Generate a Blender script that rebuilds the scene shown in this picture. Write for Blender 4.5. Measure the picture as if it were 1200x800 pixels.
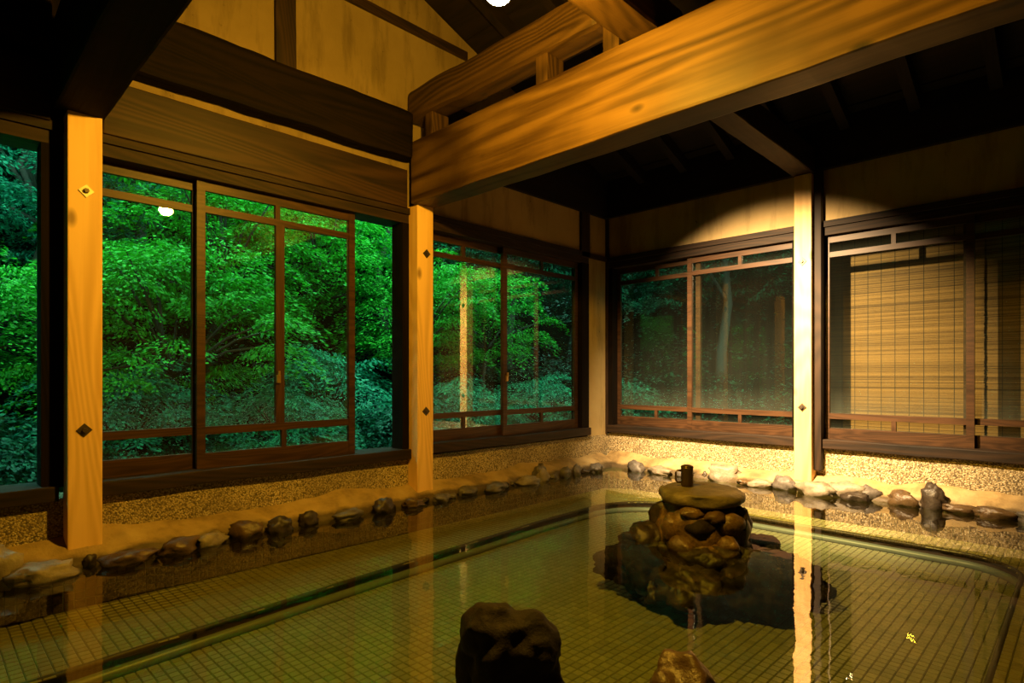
import bpy, bmesh, math, random
from mathutils import Vector, Matrix, noise
for o in list(bpy.data.objects): bpy.data.objects.remove(o, do_unlink=True)
scene = bpy.context.scene
COL = scene.collection
PI = math.pi
WATER = 0.0                     # water level; camera is 0.9 m above it
LX, BY = -3.6, 5.06             # plaster faces of the left and the back wall

# ---------------------------------------------------------------- camera, sky, exposure
cd = bpy.data.cameras.new('camera'); cam = bpy.data.objects.new('camera', cd); COL.objects.link(cam)
cam.location = (0, 0, 0.9); cam.rotation_euler = (PI/2, 0, math.radians(44.58))
cd.sensor_width = 36; cd.lens = 690/1200*36; cd.shift_y = 41/1200; cd.clip_start = .02
scene.camera = cam
vs = scene.view_settings
vs.view_transform = 'Standard'; vs.look = 'None'; vs.gamma = 1; vs.use_curve_mapping = False
vs.exposure = 0.0
scene.cycles.caustics_reflective = False; scene.cycles.caustics_refractive = False; scene.cycles.sample_clamp_indirect = 60
w = bpy.data.worlds.new('dusk_sky'); scene.world = w; w.use_nodes = True
bg = w.node_tree.nodes['Background']; bg.inputs[0].default_value = (.30, .90, .74, 1); bg.inputs[1].default_value = 8.5
LAMP_COL, LAMP_E = (1, .52, .035), 2250.0       # hanging bulb
SPOT_COL, SPOT_W = (1, .67, .33), 3500.0        # spotlight on the rear post

# ---------------------------------------------------------------- node helpers
class NT:
    def __init__(s, name):
        s.m = bpy.data.materials.new(name); s.m.use_nodes = True
        s.t = s.m.node_tree; s.t.nodes.clear()
        s.out = s.t.nodes.new('ShaderNodeOutputMaterial')
    def n(s, typ, ins=None, **kw):
        nd = s.t.nodes.new('ShaderNode'+typ)
        for k, v in kw.items(): setattr(nd, k, v)
        for k, v in (ins or {}).items():
            sock = nd.inputs[k]
            if hasattr(v, 'is_linked'): s.t.links.new(v, sock)
            else: sock.default_value = v
        return nd
    def surf(s, sock): s.t.links.new(sock, s.out.inputs[0]); return s.m
    def coord(s, which='Object', scale=(1, 1, 1)):
        c = s.n('TexCoord'); return s.n('Mapping', {'Vector': c.outputs[which], 'Scale': scale}).outputs[0]
    def ramp(s, fac, stops, interp='LINEAR'):
        r = s.n('ValToRGB', {0: fac}); e = r.color_ramp.elements; r.color_ramp.interpolation = interp
        while len(e) < len(stops): e.new(.5)
        for el, (p, c) in zip(e, stops): el.position = p; el.color = tuple(c)+(1,) if len(c) == 3 else c
        return r.outputs[0]
    def noise(s, vec, scale, detail=4, rough=.55, dist=0):
        return s.n('TexNoise', {'Vector': vec, 'Scale': scale, 'Detail': detail, 'Roughness': rough, 'Distortion': dist}).outputs[0]
    def mul(s, a, b, op='MULTIPLY'): return s.n('Math', {0: a, 1: b}, operation=op).outputs[0]
    def mix(s, f, a, b, blend='MIX'):
        m = s.n('Mix', data_type='RGBA', blend_type=blend)
        for k, v in ((0, f), (6, a), (7, b)):
            if hasattr(v, 'is_linked'): s.t.links.new(v, m.inputs[k])
            else: m.inputs[k].default_value = v if k == 0 else (tuple(v)+(1,) if len(v) == 3 else v)
        return m.outputs[2]
    def bump(s, h, strength=.3, dist=.01): return s.n('Bump', {'Height': h, 'Strength': strength, 'Distance': dist}).outputs[0]
    def pbr(s, col, rough=.6, spec=.3, normal=None, **kw):
        ins = {'Base Color': col if hasattr(col, 'is_linked') else tuple(col)+(1,), 'Roughness': rough, 'Specular IOR Level': spec}
        if normal is not None: ins['Normal'] = normal
        ins.update(kw)
        return s.n('BsdfPrincipled', ins).outputs[0]

def wood(name, dark, light, axis, cross=14., rough=.6, knots=True, bump=.35, spec=.25, rings=150., soot=False):
    t = NT(name); sc = [cross]*3; sc['xyz'.index(axis)] = cross*.05
    v = t.coord('Object', tuple(sc)); v2 = t.coord('Object', tuple(c*.35 for c in sc))
    g = t.noise(v, 1.6, 6, .6, .6); g2 = t.noise(v2, 1.1, 3, .5, 1.2)
    v3 = t.coord('Object', tuple(c*(.22 if i != 'xyz'.index(axis) else .5) for i, c in enumerate(sc)))
    g3 = t.noise(v3, 1., 2, .45, .3)
    ring = t.n('MapRange', {0: t.n('Math', {0: t.mul(g3, rings)}, operation='SINE').outputs[0], 1: -1., 2: 1.}).outputs[0]
    fine = t.noise(t.coord('Object', tuple(c*4 if i != 'xyz'.index(axis) else c*1.5 for i, c in enumerate(sc))), 1., 3, .6)
    f = t.mul(t.mul(t.mul(t.mul(g, .42), t.mul(g2, .36), 'ADD'), t.mul(ring, .14), 'ADD'), t.mul(fine, .16), 'ADD')
    col = t.ramp(f, [(.38, dark), (.5, tuple(a*.55+b*.45 for a, b in zip(dark, light))), (.63, light)])
    if soot: col = t.mix(t.ramp(t.noise(t.coord('Object'), 1.15, 3, .5), [(.46, (0, 0, 0)), (.66, (.8, .8, .8))]), col, tuple(c*.8 for c in dark))
    if knots:
        ks = [2.6]*3; ks['xyz'.index(axis)] = 1.3
        kv = t.coord('Object', tuple(ks))
        k = t.n('TexVoronoi', {'Vector': kv, 'Scale': 1.5, 'Randomness': 1.}).outputs['Distance']
        kf = t.ramp(k, [(.0, (1, 1, 1)), (.05, (.8, .8, .8)), (.11, (0, 0, 0))])
        col = t.mix(kf, col, tuple(c*.35 for c in dark))
    return t.surf(t.pbr(col, rough, spec, t.bump(g, bump, .004)))

def M(): pass
M = {}
for ax in 'xyz':
    M['new_'+ax] = wood('new_cypress_'+ax, (.62, .37, .12), (.80, .52, .21), ax, 10, .5, bump=.12)
    M['gold_'+ax] = wood('tie_beam_wood_'+ax, (.022, .010, .003), (.135, .076, .022), ax, 9, .5, bump=.35, soot=True, rings=85.)
    M['mid_'+ax] = wood('weathered_beam_wood_'+ax, (.010, .005, .0016), (.062, .033, .010), ax, 9, .55, bump=.7)
    M['brown_'+ax] = wood('brown_beam_wood_'+ax, (.005, .0024, .0009), (.036, .017, .006), ax, 9, .55, bump=.5)
    M['old_'+ax] = wood('old_dark_wood_'+ax, (.006, .0035, .0017), (.028, .014, .006), ax, 12, .65, False, bump=.6)
    M['sash_'+ax] = wood('sash_wood_'+ax, (.022, .0105, .0045), (.058, .027, .011), ax, 22, .45, False, bump=.2)
for ax in 'xyz': M['char_'+ax] = wood('blackened_wood_'+ax, (.0014, .0008, .0004), (.007, .0035, .0013), ax, 12, .8, False, bump=.9, spec=.1)
M['black'] = wood('roof_board_wood', (.003, .0018, .001), (.010, .005, .0025), 'y', 9, .75, False)
M['blackx'] = wood('roof_board_wood_cross', (.003, .0018, .001), (.010, .005, .0025), 'x', 9, .75, False)

def plaster(name='ochre_plaster', k=1.):
    t = NT(name); v = t.coord('Object')
    a = t.noise(v, 1.7, 6, .6); b = t.noise(v, 60, 3, .6)
    st = t.noise(t.coord('Object', (7, 7, 1.3)), 1, 4, .65)
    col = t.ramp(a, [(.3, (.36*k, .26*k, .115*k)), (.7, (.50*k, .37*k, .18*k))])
    stain = t.ramp(st, [(.50, (0, 0, 0)), (.68, (.9, .9, .9))])
    spots = t.ramp(t.noise(v, 38, 2, .5), [(.66, (0, 0, 0)), (.74, (1, 1, 1))])
    col = t.mix(t.mul(stain, spots), col, (.05*k, .035*k, .02*k)); col = t.mix(t.mul(stain, .55), col, (.13*k, .09*k, .045*k))
    return t.surf(t.pbr(col, .9, .1, t.bump(b, .35, .003)))
M['plaster'] = plaster(); M['dimmed'] = plaster('dimmed_gable_plaster', .45)  # second copy is the same plaster darkened: weaker lamp light painted in
def pebble():
    t = NT('washed_pebble_render'); v = t.coord('Object')
    vo = t.n('TexVoronoi', {'Vector': v, 'Scale': 125., 'Randomness': 1.})
    val = t.n('SeparateColor', {0: vo.outputs['Color']}).outputs[0]
    col = t.ramp(val, [(0, (.07, .055, .035)), (.35, (.32, .25, .13)), (.7, (.56, .44, .24)), (1, (.85, .74, .5))])
    col = t.mix(t.ramp(vo.outputs['Distance'], [(.45, (0, 0, 0)), (.8, (.8, .8, .8))]), col, (.09, .07, .04))
    col = t.mix(t.ramp(t.noise(v, 2.2, 4), [(.4, (0, 0, 0)), (.7, (.55, .55, .55))]), col, (.12, .09, .05))
    return t.surf(t.pbr(col, .75, .25, t.bump(t.mul(vo.outputs['Distance'], -1.), .7, .006)))
M['pebble'] = pebble()
def concrete():
    t = NT('trowelled_mortar'); v = t.coord('Object')
    col = t.ramp(t.noise(v, 5, 6, .6), [(.28, (.14, .095, .04)), (.5, (.36, .255, .115)), (.75, (.48, .36, .185))])
    col = t.mix(t.ramp(t.noise(v, 2.3, 3), [(.52, (0, 0, 0)), (.68, (.6, .6, .6))]), col, (.12, .09, .05))
    z = t.n('SeparateXYZ', {0: t.n('NewGeometry').outputs['Position']}).outputs[2]
    wet = t.ramp(t.mul(z, t.mul(t.noise(v, 6, 4), .07), 'SUBTRACT'), [(.0, (1, 1, 1)), (.022, (0, 0, 0))])
    col = t.mix(t.mul(wet, .85), col, (.035, .024, .012))
    return t.surf(t.pbr(col, .55, .35, t.bump(t.noise(v, 40, 5, .65), .7, .008)))
M['mortar'] = concrete()
def rockmat(name, c1, c2, rough, sp=.5, sc=1.):
    t = NT(name); v = t.coord('Object')
    col = t.ramp(t.noise(v, 9*sc, 7, .65), [(.32, c1), (.68, c2)])
    col = t.mix(t.ramp(t.noise(v, 3*sc, 4), [(.5, (0, 0, 0)), (.7, (.6, .6, .6))]), col, tuple(x*.5 for x in c1))
    return t.surf(t.pbr(col, rough, sp, t.bump(t.noise(v, 26*sc, 6, .65), .6, .012)))
M['rock_grey'] = rockmat('grey_river_stone', (.05, .043, .038), (.17, .148, .125), .45)
M['rock_pale'] = rockmat('pale_stone', (.13, .105, .07), (.30, .25, .18), .5)
M['rock_dark'] = rockmat('dark_wet_stone', (.012, .009, .006), (.06, .042, .026), .42)
M['rock_brown'] = rockmat('brown_wet_stone', (.035, .021, .010), (.14, .085, .036), .33)
M['rock_black'] = rockmat('black_lava_rock', (.004, .003, .002), (.020, .012, .007), .75, .25)
M['rock_crust'] = rockmat('ochre_mineral_crust', (.05, .028, .010), (.24, .15, .055), .28, .6, 2.)
M['rock_slab'] = rockmat('mossy_slab_stone', (.10, .085, .05), (.27, .22, .12), .5)

def tile(name, a, b, rough=.35):
    t = NT(name); g = t.n('NewGeometry'); oi = t.n('ObjectInfo')
    r = t.mul(g.outputs['Random Per Island'], oi.outputs['Random'], 'ADD'); r = t.n('Math', {0: r}, operation='FRACT').outputs[0]
    st = t.noise(t.coord('Object'), 1.3, 4)
    col = t.ramp(r, [(0, a), (1, b)]); col = t.mix(t.ramp(st, [(.4, (0, 0, 0)), (.75, (.4, .4, .4))]), col, tuple(x*.6 for x in a))
    return t.surf(t.pbr(col, rough, .4))
M['tile_floor'] = tile('green_mosaic_tile', (.16, .165, .11), (.22, .225, .155))
M['tile_bench'] = tile('straw_mosaic_tile', (.18, .145, .055), (.24, .20, .08))
M['tile_wall'] = tile('brown_mosaic_tile', (.045, .028, .012), (.075, .047, .02))
def plain(name, c, rough=.6, spec=.3, metal=0., **kw):
    t = NT(name); v = t.coord('Object'); n = t.noise(v, 30, 3)
    return t.surf(t.pbr(t.mix(t.mul(n, .5), c, tuple(x*.55 for x in c)), rough, spec, Metallic=metal, **kw))
M['grout'] = plain('grout', (.095, .09, .05), .8)
M['nosing'] = plain('blue_grey_nosing_tile', (.12, .15, .155), .4, .3)
M['riser'] = plain('dark_riser_tile', (.035, .022, .010), .5)
M['iron'] = plain('weathered_iron', (.10, .075, .05), .45, .5, .7)
M['zinc'] = plain('zinc_washer', (.55, .48, .34), .4, .5, .6)
M['brass'] = plain('brass', (.6, .42, .16), .35, .5, .9)
M['rubber'] = plain('black_cable', (.02, .02, .02), .6)
M['mug_m'] = plain('dark_bronze_mug', (.12, .085, .04), .35, .5, .6)
M['ground'] = plain('forest_soil', (.004, .005, .003), 1., 0.)
M['bark'] = plain('grey_brown_bark', (.06, .048, .036), .85, .2)
M['reed'] = None
def reed():
    t = NT('split_reed'); g = t.n('NewGeometry')
    v = t.coord('Object', (3, 3, 60))
    col = t.ramp(t.mul(t.mul(g.outputs['Random Per Island'], .6), t.mul(t.noise(v, 2.2, 5, .7), .5), 'ADD'), [(.2, (.065, .031, .009)), (.45, (.19, .098, .028)), (.9, (.29, .155, .047))])
    d = t.pbr(col, .6, .2); tr = t.n('BsdfTranslucent', {'Color': col}).outputs[0]
    return t.surf(t.n('MixShader', {0: .2, 1: d, 2: tr}).outputs[0])
M['reed'] = reed()
M['cord'] = plain('dark_blind_cord', (.03, .022, .012), .8)

def clear(name, tint, ior, bump=None, haze=False):
    t = NT(name); g = t.n('NewGeometry')
    i = t.n('MapRange', {0: g.outputs['Backfacing'], 3: ior, 4: 1/ior}).outputs[0]
    ins = {'IOR': i}; gi = {'Roughness': 0.0, 'Color': (1, 1, 1, 1)}
    if bump:
        v = t.coord('Object'); h = t.mul(t.noise(v, bump[0], 3, .5), t.mul(t.noise(v, bump[0]*.23, 2, .5), 1.6), 'ADD')
        nb = t.bump(h, bump[1], bump[2]); ins['Normal'] = nb; gi['Normal'] = nb
    f = t.n('Fresnel', ins).outputs[0]
    tr = t.n('BsdfTransparent', {0: tuple(tint)+(1,)}).outputs[0]
    if haze:        # dried drips and condensation on the lower part of the old panes
        gv = t.n('TexCoord'); z = t.n('SeparateXYZ', {0: gv.outputs['Generated']}).outputs[2]
        drip = t.noise(t.coord('Object', (26, 26, 1.4)), 1, 5, .6)
        cl = t.noise(t.coord('Object'), 2.2, 3)
        a = t.ramp(z, [(0, (.07, .07, .07)), (.16, (.02, .02, .02)), (.7, (.006, .006, .006)), (1, (.004, .004, .004))])
        hz = t.mul(a, t.mul(t.mul(drip, .9), t.mul(cl, .9), 'ADD'))
        d = t.n('BsdfDiffuse', {'Color': (.55, .6, .5, 1)}).outputs[0]; tl = t.n('BsdfTranslucent', {'Color': (.5, .6, .55, 1)}).outputs[0]
        tr = t.n('MixShader', {0: hz, 1: tr, 2: t.n('MixShader', {0: .6, 1: d, 2: tl}).outputs[0]}).outputs[0]
    return t.surf(t.n('MixShader', {0: f, 1: tr, 2: t.n('BsdfGlossy', gi).outputs[0]}).outputs[0])
M['glass'] = clear('window_glass', (.88, .93, .89), 1.5, haze=True)
M['water'] = clear('bath_water', (.84, .90, .66), 1.333, (3.2, .25, .008))
def emit(name, c, e):
    t = NT(name); return t.surf(t.n('Emission', {0: tuple(c)+(1,), 1: e}).outputs[0])
def leafmat(name, a, b, c):
    t = NT(name); g = t.n('NewGeometry'); oi = t.n('ObjectInfo')
    r = t.mul(t.mul(g.outputs['Random Per Island'], .7), t.mul(oi.outputs['Random'], .3), 'ADD')
    col = t.ramp(r, [(0, a), (.55, b), (1, c)])
    d = t.pbr(col, .5, .3); tl = t.n('BsdfTranslucent', {'Color': col}).outputs[0]
    return t.surf(t.n('MixShader', {0: .28, 1: d, 2: tl}).outputs[0])
M['leaf_bright'] = leafmat('bright_maple_leaf', (.006, .13, .010), (.022, .34, .014), (.085, .58, .03))
M['leaf_mid'] = leafmat('mid_green_leaf', (.004, .09, .055), (.010, .25, .13), (.04, .47, .20))
M['leaf_teal'] = leafmat('deep_green_leaf', (.002, .045, .026), (.005, .11, .05), (.015, .22, .09))

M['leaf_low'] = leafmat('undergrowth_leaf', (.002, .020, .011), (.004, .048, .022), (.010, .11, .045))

# ---------------------------------------------------------------- object helpers
def tag(o, label=None, cat=None, group=None, kind=None):
    if label: o['label'] = label
    if cat: o['category'] = cat
    if group: o['group'] = group
    if kind: o['kind'] = kind
    return o
def put(name, me, parent=None, loc=None):
    o = bpy.data.objects.new(name, me); COL.objects.link(o)
    if loc is not None: o.location = loc
    if parent is not None: o.parent = parent
    return o
def empty(name, loc=(0, 0, 0)):
    o = put(name, None, None, loc); o.empty_display_size = .1; return o
def mesh(name, bm, mat, smooth=False):
    me = bpy.data.meshes.new(name); bm.to_mesh(me); bm.free()
    me.materials.append(mat)
    if smooth:
        for p in me.polygons: p.use_smooth = True
    return me
def add_box(bm, a, b):
    x0, y0, z0 = [min(p, q) for p, q in zip(a, b)]; x1, y1, z1 = [max(p, q) for p, q in zip(a, b)]
    v = [bm.verts.new(p) for p in ((x0,y0,z0),(x1,y0,z0),(x1,y1,z0),(x0,y1,z0),(x0,y0,z1),(x1,y0,z1),(x1,y1,z1),(x0,y1,z1))]
    for f in ((0,3,2,1),(4,5,6,7),(0,1,5,4),(1,2,6,5),(2,3,7,6),(3,0,4,7)): bm.faces.new([v[i] for i in f])
def box_obj(name, a, b, mat, parent=None, bevel=0., rough=0., seed=0, cuts=0):
    """a box with bevelled edges; rough > 0 subdivides it along its length and makes its faces uneven"""
    bm = bmesh.new(); add_box(bm, a, b)
    if bevel: bmesh.ops.bevel(bm, geom=list(bm.edges), offset=bevel, segments=2, affect='EDGES', profile=.6)
    if rough:
        ax = max(range(3), key=lambda i: abs(b[i]-a[i])); L = abs(b[ax]-a[ax]); lo = min(a[ax], b[ax])
        n = cuts or max(4, int(L/.07))
        for k in range(1, n):
            co = [0, 0, 0]; co[ax] = lo+L*k/n; no = [0, 0, 0]; no[ax] = 1
            bmesh.ops.bisect_plane(bm, geom=list(bm.verts)+list(bm.edges)+list(bm.faces), plane_co=co, plane_no=no)
        for v in bm.verts:
            d = noise.noise_vector(v.co*2.3+Vector((seed*7.1, 3, 1)))*rough+noise.noise_vector(v.co*9+Vector((seed, 1, 5)))*rough*.4
            d[ax] *= .2; v.co += d
    c = Vector([(p+q)/2 for p, q in zip(a, b)])
    if parent is not None and parent.type == 'EMPTY': off = Vector(parent.location)
    else: off = None
    if parent is None:
        bmesh.ops.translate(bm, verts=bm.verts, vec=-c); return put(name, mesh(name, bm, mat), None, c)
    base = Vector(parent.matrix_world.translation) if False else world_of(parent)
    bmesh.ops.translate(bm, verts=bm.verts, vec=-c); return put(name, mesh(name, bm, mat), parent, c-base)
def world_of(o):
    p = Vector((0, 0, 0))
    while o is not None: p += Vector(o.location); o = o.parent
    return p
def part(name, bm, mat, parent, smooth=False):
    """bm in world coordinates -> child of parent (parents are never rotated at this point)"""
    base = world_of(parent); vs_ = [v.co for v in bm.verts]
    c = Vector([(min(v[i] for v in vs_)+max(v[i] for v in vs_))/2 for i in range(3)])
    bmesh.ops.translate(bm, verts=bm.verts, vec=-c)
    return put(name, mesh(name, bm, mat, smooth), parent, c-base)
def whole(name, bm, mat, smooth=False):
    vs_ = [v.co for v in bm.verts]
    c = Vector([(min(v[i] for v in vs_)+max(v[i] for v in vs_))/2 for i in range(3)])
    bmesh.ops.translate(bm, verts=bm.verts, vec=-c); return put(name, mesh(name, bm, mat, smooth), None, c)
def add_tube(bm, pts, r, seg=8, cap=True):
    pts = [Vector(p) for p in pts]; rs = r if isinstance(r, (list, tuple)) else [r]*len(pts); rings = []
    for i, p in enumerate(pts):
        d = (pts[min(i+1, len(pts)-1)]-pts[max(i-1, 0)]).normalized()
        u = d.cross(Vector((0, 0, 1))) if abs(d.z) < .9 else d.cross(Vector((1, 0, 0)))
        u.normalize(); v = d.cross(u)
        rings.append([bm.verts.new(p+(u*math.cos(2*PI*k/seg)+v*math.sin(2*PI*k/seg))*rs[i]) for k in range(seg)])
    for a, b in zip(rings, rings[1:]):
        for k in range(seg): bm.faces.new((a[k], a[(k+1) % seg], b[(k+1) % seg], b[k]))
    if cap: bm.faces.new(rings[0][::-1]); bm.faces.new(rings[-1])
def add_lathe(bm, prof, c, seg=24):
    rings = [[bm.verts.new((c[0]+r*math.cos(2*PI*k/seg), c[1]+r*math.sin(2*PI*k/seg), c[2]+z)) for k in range(seg)] for r, z in prof]
    for a, b in zip(rings, rings[1:]):
        for k in range(seg): bm.faces.new((a[k], a[(k+1) % seg], b[(k+1) % seg], b[k]))
    bm.faces.new(rings[0][::-1]); bm.faces.new(rings[-1])
def rock_bm(size, seed, sub=3, rough=.28, flat=None, freq=1.5, rot=0., facet=.0):
    bm = bmesh.new(); bmesh.ops.create_icosphere(bm, subdivisions=sub, radius=1)
    o = Vector((seed*3.7, seed*1.3, -seed*2.1))
    for v in bm.verts:
        d = v.co.normalized()
        n = noise.noise(d*freq+o)*rough+noise.noise(d*freq*2.7+o)*rough*.45+noise.noise(d*freq*7+o)*rough*.16
        if facet: n -= facet*abs(noise.noise(d*freq*1.9+o*2))
        p = d*(1+n)
        if flat is not None and p.z > flat: p.z = flat+(p.z-flat)*.25
        v.co = (p.x*size[0]/2, p.y*size[1]/2, p.z*size[2]/2)
    bmesh.ops.rotate(bm, verts=bm.verts, matrix=Matrix.Rotation(rot, 3, 'Z')); return bm

# ================================================================ THE SETTING
# ---- pool basin: outer wall path, bench, inner basin with rounded corners
def arc(cx, cy, r, a0, a1, n=8): return [(cx+r*math.cos(math.radians(a0+(a1-a0)*i/n)), cy+r*math.sin(math.radians(a0+(a1-a0)*i/n))) for i in range(n+1)]
OUT = [(-3.425, -2.0), (-3.425, 1.5)]+arc(-3.145, 4.63, .28, 180, 90)+[(-1, 4.91), (1.55, 4.91)]
INN = [(-2.70, -1.6), (-2.72, .37), (-2.85, 1.6), (-2.99, 3.4), (-3.0, 3.9)]+arc(-2.42, 4.02, .585, 175, 92, 12)+[(-1.3, 4.60)]+arc(-.62, 4.24, .345, 88, 0, 10)+[(-.268, 3.2), (-.25, -1.6)]
ZB, ZF = -.20, -.285
def inside(poly, x, y):
    r = False; j = len(poly)-1
    for i in range(len(poly)):
        xi, yi = poly[i]; xj, yj = poly[j]
        if (yi > y) != (yj > y) and x < (xj-xi)*(y-yi)/(yj-yi)+xi: r = not r
        j = i
    return r
OUTP = OUT+[(1.55, -2.0)]
P = .042; G = .0032
def add_tile(bm, x, y, z, s=P-G, h=.004, U=Vector((1,0,0)), V=Vector((0,1,0))):
    N = U.cross(V); c = Vector((x, y, z)); k = s/2; b = .0025
    lo = [bm.verts.new(c+U*i*k+V*j*k) for i, j in ((-1,-1),(1,-1),(1,1),(-1,1))]
    hi = [bm.verts.new(c+U*i*(k-b)+V*j*(k-b)+N*h) for i, j in ((-1,-1),(1,-1),(1,1),(-1,1))]
    bm.faces.new(hi)
    for i in range(4): bm.faces.new((lo[i], lo[(i+1) % 4], hi[(i+1) % 4], hi[i]))
def slab(poly, z, hole=None):
    bm = bmesh.new(); vs_ = [bm.verts.new((x, y, z)) for x, y in poly]
    if hole is None: bm.faces.new(vs_); bmesh.ops.triangulate(bm, faces=bm.faces)
    else:
        hv = [bm.verts.new((x, y, z)) for x, y in hole]
        es = [bm.edges.new((a, b)) for L in (vs_, hv) for a, b in zip(L, L[1:]+L[:1])]
        bmesh.ops.triangle_fill(bm, edges=es, use_beauty=True)
    bmesh.ops.recalc_face_normals(bm, faces=bm.faces)
    for f in bm.faces:
        if f.normal.z < 0: f.normal_flip()
    return bm
floor = whole('floor', slab(INN, ZF), M['grout']); tag(floor, kind='structure')
bench = whole('pool_bench', slab(OUTP, ZB, INN), M['grout']); tag(bench, kind='structure')
fl, be = [], []
for i in range(-85, 40):
    for j in range(-48, 122):
        x, y = i*P+.01, j*P+.01
        if inside(INN, x, y): fl.append((x, y))
        elif inside(OUTP, x, y): be.append((x, y))
def depth(p): return -p[0]*.7019+p[1]*.7123
def seen(p, z):
    t = depth(p)
    if t < .3: return False
    a = (p[0]*.7123+p[1]*.7019)/t*690; b = 441+690*(.9-z)/t
    return abs(a) < 590 and b < 797
cand = sorted((p for p in fl if seen(p, ZF)), key=depth)[:300]; cset = set(cand)
tb = bmesh.new(); add_tile(tb, 0, 0, 0); tile_me = mesh('tile', tb, M['tile_floor'])
fw = world_of(floor)
for x, y in cand: put('tile', tile_me, floor, Vector((x, y, ZF+.0002))-fw)
bm = bmesh.new()
for p in fl:
    if p not in cset: add_tile(bm, p[0], p[1], ZF+.0002)
tag(part('floor_mosaic', bm, M['tile_floor'], floor), kind='stuff')
candb = sorted((p for p in be if seen(p, ZB)), key=depth)[:300]; cset = set(candb)
tb = bmesh.new(); add_tile(tb, 0, 0, 0); tile_mb = mesh('tile', tb, M['tile_bench']); bw = world_of(bench)
for x, y in candb: put('tile', tile_mb, bench, Vector((x, y, ZB+.0002))-bw)
bm = bmesh.new()
for p in be:
    if p not in cset: add_tile(bm, p[0], p[1], ZB+.0002)
tag(part('bench_mosaic', bm, M['tile_bench'], bench), kind='stuff')
def strip(path, z0, z1, closed=False):
    bm = bmesh.new(); lo = [bm.verts.new((x, y, z0)) for x, y in path]; hi = [bm.verts.new((x, y, z1)) for x, y in path]
    n = len(path)
    for i in range(n if closed else n-1): bm.faces.new((lo[i], lo[(i+1) % n], hi[(i+1) % n], hi[i]))
    return bm
# riser between bench and basin floor: dark lip tile and blue-grey cove tile at its foot
rs = strip(INN, ZF, ZB+.004, True); part('riser', rs, M['riser'], bench)
bm = bmesh.new(); add_tube(bm, [(x, y, ZF+.018) for x, y in INN+INN[:1]], .026, 8, False); part('cove_tile', bm, M['nosing'], bench, True)
bm = bmesh.new(); add_tube(bm, [(x, y, ZB-.004) for x, y in INN+INN[:1]], .014, 8, False); part('lip_tile', bm, M['riser'], bench, True)
# basin side wall with its tiles
pw = whole('pool_wall', strip(OUT, ZB, -.004), M['grout']); tag(pw, kind='structure')
bm = bmesh.new(); dist = 0.
for (x0, y0), (x1, y1) in zip(OUT, OUT[1:]):
    L = math.hypot(x1-x0, y1-y0); U = Vector(((x1-x0)/L, (y1-y0)/L, 0)); n = max(1, round(L/P))
    for i in range(n):
        for j in range(4):
            c = Vector((x0, y0, 0))+U*(i+.5)*L/n; nrm = U.cross(Vector((0, 0, 1)))
            add_tile(bm, c.x+nrm.x*.001, c.y+nrm.y*.001, ZB+.022+j*P, s=min(P, L/n)-G, U=U, V=Vector((0, 0, 1)))
tag(part('wall_mosaic', bm, M['tile_wall'], pw), kind='stuff')

# ---- walls
def roofz(y): return 4.15-.365*abs(y-1.6)
SILL, HEAD = .30, 2.12
wl = empty('wall_left', (LX, 1.5, -.3)); tag(wl, kind='structure')
TH = .20                                            # walls are 0.2 m thick; windows sit in the openings
def wallpart(name, a, b, mat, parent): 
    bm = bmesh.new(); add_box(bm, a, b); return part(name, bm, mat, parent)
wallpart('pebble_dado', (LX, -2.2, -.3), (LX-TH, BY+TH, SILL), M['pebble'], wl)
def gable(name, x0, x1, y0, y1, z0, mat, parent):
    ys = sorted({y0, y1} | ({1.6} if y0 < 1.6 < y1 else set()))
    prof = [(y0, z0), (y1, z0)]+[(y, roofz(y)) for y in reversed(ys)]
    bm = bmesh.new(); A = [bm.verts.new((x0, y, z)) for y, z in prof]; B = [bm.verts.new((x1, y, z)) for y, z in prof]
    bm.faces.new(A); bm.faces.new(B[::-1])
    for i in range(len(A)): bm.faces.new((A[i], B[i], B[(i+1) % len(A)], A[(i+1) % len(A)]))
    bmesh.ops.recalc_face_normals(bm, faces=bm.faces); return part(name, bm, mat, parent)
gable('gable_plaster', LX, LX-TH, .56, BY+TH, 2.53, M['dimmed'], wl)
wallpart('plaster_band', (LX, .56, HEAD), (LX-TH, 2.65, 2.53), M['dimmed'], wl)
wallpart('plaster_band', (LX, 2.65, HEAD), (LX-TH, BY+TH, 2.53), M['plaster'], wl)
gable('unlit_gable_end', LX, LX-TH, -2.2, .56, HEAD, M['char_z'], wl)  # blackened instead of plaster: the gable's unlit end put into the colour
wallpart('corner_plaster', (LX, 4.735, SILL), (LX-TH, BY+TH, HEAD), M['plaster'], wl)
wallpart('end_plaster', (LX, -2.2, SILL), (LX-TH, -1.45, HEAD), M['plaster'], wl)
wb = empty('wall_back', (-1, BY, -.3)); tag(wb, kind='structure')
wallpart('pebble_dado', (LX, BY, -.3), (1.8, BY+TH, SILL+.03), M['pebble'], wb)
wallpart('plaster_band', (LX, BY, 2.09), (1.8, BY+TH, 2.95), M['plaster'], wb)
wallpart('end_plaster', (.62, BY, SILL+.03), (1.8, BY+TH, 2.09), M['plaster'], wb)
wr = empty('wall_right', (1.6, 1.5, -.3)); tag(wr, kind='structure')
gable('boarded_gable', 1.6, 1.8, -2.2, BY, -.3, M['old_z'], wr)
wf = empty('wall_front', (-1, -2.1, -.3)); tag(wf, kind='structure')
wallpart('board_wall', (LX, -2.0, -.3), (1.8, -2.2, 2.85), M['old_z'], wf)

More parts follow.
